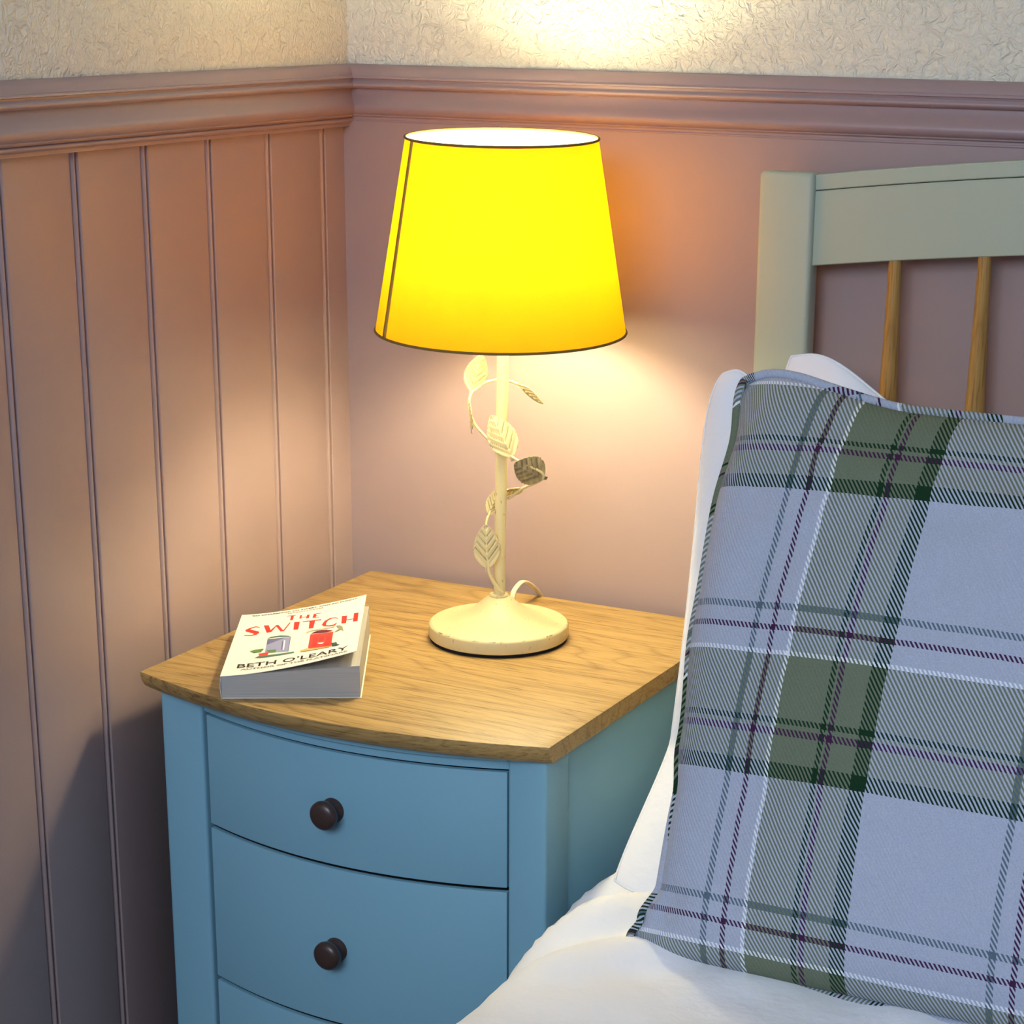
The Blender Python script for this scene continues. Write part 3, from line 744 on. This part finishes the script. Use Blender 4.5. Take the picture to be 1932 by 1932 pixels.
# ---------------------------------------------------------------- duvet
BZ = OZ - 0.600
def duvet():
    x0, x1, y0, y1 = 0.507, 1.893, -0.11, -2.02
    r = 0.065
    nu, nv = 150, 190
    vs = []
    Wd = x1 - x0; drop = 0.20
    arcl = r * math.pi / 2
    total = drop + arcl + (Wd - 2 * r) + arcl + drop
    for j in range(nv + 1):
        v = j / nv; y = y0 + (y1 - y0) * (v ** 1.35)
        for i in range(nu + 1):
            u = i / nu
            # denser sampling at the visible side
            s = total * (u ** 1.5)
            if s < drop: p = (x0, BZ - r - (drop - s)); nx, nz = -1, 0
            elif s < drop + arcl:
                a = (s - drop) / r; p = (x0 + r - r * math.cos(a), BZ - r + r * math.sin(a)); nx, nz = -math.cos(a), math.sin(a)
            elif s < total - drop - arcl: p = (x0 + r + s - drop - arcl, BZ); nx, nz = 0, 1
            elif s < total - drop:
                a = (s - (total - drop - arcl)) / r; p = (x1 - r + r * math.sin(a), BZ - r + r * math.cos(a)); nx, nz = math.sin(a), math.cos(a)
            else: p = (x1, BZ - r - (s - (total - drop))); nx, nz = 1, 0
            h = 0.006 * fbm((p[0], y, p[1]), 3.2, 2.0)
            # long soft pleats running in from the edge and down towards the foot
            w = (s - drop)
            fade = math.exp(-((w - 0.07) / 0.14) ** 2)
            h += 0.0060 * fade * math.sin((y * 13 + w * 9) + 2.0 * fbm((p[0], y, 0), 2.5, 5))
            # gathered folds by the pillow
            g = math.exp(-((y + 0.50) / 0.10) ** 2) * math.exp(-((w - 0.06) / 0.14) ** 2)
            h += 0.010 * g * math.sin((y - 0.9 * w) * 62)
            h += 0.0016 * noise.noise(Vector((p[0] * 22, y * 22, 3)))
            h -= 0.012 * math.exp(-((y + 0.585) / 0.05) ** 2) * (1 if nz > 0.5 else nz) * min(1, max(0, (p[0] - .58) / .06)) * 0.6
            if s < drop: h += 0.006 * math.sin(y * 30) * (drop - s) / drop
            vs.append((p[0] + nx * h, y, p[1] + nz * h))
    R = nu + 1
    fs = [(j * R + i, j * R + i + 1, (j + 1) * R + i + 1, (j + 1) * R + i) for j in range(nv) for i in range(nu)]
    o = pydata('duvet', vs, fs, M_WHITE, recalc=False)
    sm = o.modifiers.new('thickness', 'SOLIDIFY'); sm.thickness = 0.008; sm.offset = -1
    return o
dv = duvet()
# face winding so that the outside is the outside
if dv.data.polygons[75 * 150].normal.z < 0: dv.data.flip_normals()
tag(dv, 'smooth white duvet spread over the bed under the tartan cushion', 'duvet')

# ---------------------------------------------------------------- cushions and pillows
def pillow(name, O, U, V, W, Hh, T, material, bowU=0.0, bowV=0.0, nu=90, nv=90, wr=0.004, seed=1.0, left=None, top=None, corner=0.0, back=1.0, uvmap=True, sag=0.0, pw=0.55, right=None, extra=None, bend=None, puff=0.0):
    """stuffed case: O lower-left corner, unit axes U (right) and V (up); left / top: functions giving edge offsets"""
    U, V = Vector(U).normalized(), Vector(V).normalized(); N = U.cross(V).normalized()
    def shape(u, v, side):
        cu, cv = 4 * u * (1 - u), 4 * v * (1 - v)
        x = u * W; y = v * Hh
        x += bowU * cv * (1 - 2 * u); y += bowV * cu * (1 - 2 * v)
        if corner:
            du, dv = 2 * u - 1, 2 * v - 1; a = abs(du) ** 7 * abs(dv) ** 7
            x -= math.copysign(corner * a, du); y -= math.copysign(corner * a, dv)
        if puff:
            mid = smooth(min(v, 1 - v) / 0.16)
            for q, sg in ((u, -1), (1 - u, 1)):
                if q < 0.14: x += sg * puff * mid * math.sin(math.pi * q / 0.14)
        if left: x += left(v) * (1 - u) ** 3
        if right: x += right(v) * u ** 3
        if top: y += top(u) * v ** 3
        h = T / 2 * (max(cu, 0) ** pw) * (max(cv, 0) ** pw)
        h *= 1 + sag * (0.5 - v)
        P = Vector(O) + U * x + V * y
        if bend: P = P + Vector((0, -1, 0)) * bend(v) * (1 - smooth(u * 1.5))
        q = min(1, 6 * min(u, 1 - u, v, 1 - v))
        h += wr * q * fbm((x, y, side * 3), 7, seed) + wr * 0.5 * q * fbm((x, y, side * 3), 18, seed + 3)
        if extra: h += extra(u, v) * q
        return P + N * (h * (side if side > 0 else side * back)), x, y
    vs, uvs = [], []
    idx = {}
    def param(k, n):
        t = k / n; return t - 0.12 * math.sin(math.tau * t) / 1.0 * 0.9   # denser at edges
    for side in (1, -1):
        for j in range(nv + 1):
            for i in range(nu + 1):
                if side < 0 and (i in (0, nu) or j in (0, nv)): idx[(side, i, j)] = idx[(1, i, j)]; continue
                u, v = param(i, nu), param(j, nv)
                p, x, y = shape(u, v, side)
                idx[(side, i, j)] = len(vs); vs.append(p)
                uvs.append((x - 0.030 * max(0, 1 - u / 0.10) ** 2, y + 0.0 * v))
    fs = []
    for j in range(nv):
        for i in range(nu):
            a = [(i, j), (i + 1, j), (i + 1, j + 1), (i, j + 1)]
            fs.append(tuple(idx[(1,) + q] for q in a)); fs.append(tuple(idx[(-1,) + q] for q in a[::-1]))
    o = pydata(name, vs, fs, material)
    if uvmap:
        L = o.data.uv_layers.new(name='UVMap')
        for lp in o.data.loops: L.data[lp.index].uv = uvs[lp.vertex_index]
    per = [(i, 0) for i in range(nu)] + [(nu, j) for j in range(nv)] + [(i, nv) for i in range(nu, 0, -1)] + [(0, j) for j in range(nv, 0, -1)]
    path = [Vector(vs[idx[(1,) + q]]) for q in per]
    return o, path, [uvs[idx[(1,) + q]] for q in per]

def piping(path, uvp, r, material, parent, seg=8):
    o = tube('piping', path, r, material, parent, seg=seg, closed=True)
    L = o.data.uv_layers.new(name='UVMap')
    for lp in o.data.loops:
        k = lp.vertex_index // seg; a = (lp.vertex_index % seg) / seg
        L.data[lp.index].uv = (uvp[k][0] + 0.006 * a - .03, uvp[k][1] + .012 * a + .02)
    return o

CB = Vector((0.600, -0.548, OZ - 0.601))
CV = (0, 0.225, 0.43)
def smooth(t): t = max(0.0, min(1.0, t)); return t * t * (3 - 2 * t)
def cush_top(u):
    # the left corner stands up, then the edge dips away to the right
    return 0.005 + 0.009 * math.exp(-((u - .05) / .08) ** 2) - 0.014 * smooth((u - .10) / .22)
def cush_extra(u, v):
    e = 0.012 * math.exp(-((u - .10) / .05) ** 2 - ((v - .93) / .05) ** 2)
    e -= 0.018 * math.exp(-((u - .05) / .035) ** 2 - ((v - .07) / .05) ** 2)
    e += 0.006 * math.exp(-((v - .90 + .15 * u) / .03) ** 2) * smooth((u - .1) / .1)
    return e
def cush_left(v):   # uneven stuffing along the side nearest the chest
    k = [(0, -.007), (.05, .004), (.12, .017), (.27, .015), (.36, .008), (.57, -.003), (.77, -.006), (.87, -.003), (1.0, -.014)]
    for (a, p), (b, q) in zip(k, k[1:]):
        if v <= b: return p + (q - p) * smooth((v - a) / (b - a))
    return k[-1][1]
cushion, path, uvp = pillow('tartan_cushion', CB, (1, 0, 0), CV, 0.49, 0.482, 0.160, M_TARTAN, bowU=0.004, bowV=0.004, wr=0.0060, seed=4.0, top=cush_top, left=cush_left, extra=cush_extra, pw=0.46, nu=120, nv=120, back=0.75, corner=0.012, puff=0.011)
tag(cushion, 'blue-grey and green tartan scatter cushion leaning in front of the white pillows', 'cushion')
cen = sum(path, Vector()) / len(path)
pp = piping([p + (p - cen).normalized() * 0.003 + Vector((0, -.886, .464)) * 0.002 for p in path], uvp, 0.0046, M_TARTAN, cushion)

def drop(u): return -0.060 * smooth((u - .03) / .20)
def dropA(u): return -0.060 * smooth((u - .02) / .12)
def bendA(v): return 0.122 * max(0.0, 1 - v / 0.22) ** 1.3
pA, pathA, _ = pillow('white_pillow', (0.535, -0.350, OZ - 0.596), (1, 0.0, 0), (0.0, 0.085, 0.42), 0.66, 0.442, 0.105, M_WHITE2, bowU=0.006, bowV=0.004, wr=0.015, seed=9.0, top=dropA, pw=0.5, uvmap=False, bend=bendA, corner=0.016)
tag(pA, 'white pillow directly behind the tartan cushion, its edge nearest the chest', 'pillow', 'white pillows on the bed')
pB, pathB, _ = pillow('white_pillow', (0.560, -0.195, OZ - 0.600), (1, 0.0, 0), (0.0, 0.045, 0.42), 0.68, 0.434, 0.085, M_WHITE2, bowU=0.004, bowV=0.004, wr=0.009, seed=12.0, top=drop, pw=0.5, uvmap=False, corner=0.010)
tag(pB, 'white pillow farthest back, its corner peaking against the headboard spindles', 'pillow', 'white pillows on the bed')
for o_, pth in ((pA, pathA), (pB, pathB)):
    tube('seam', pth, 0.0012, M_WHITE2, o_, seg=6, closed=True)
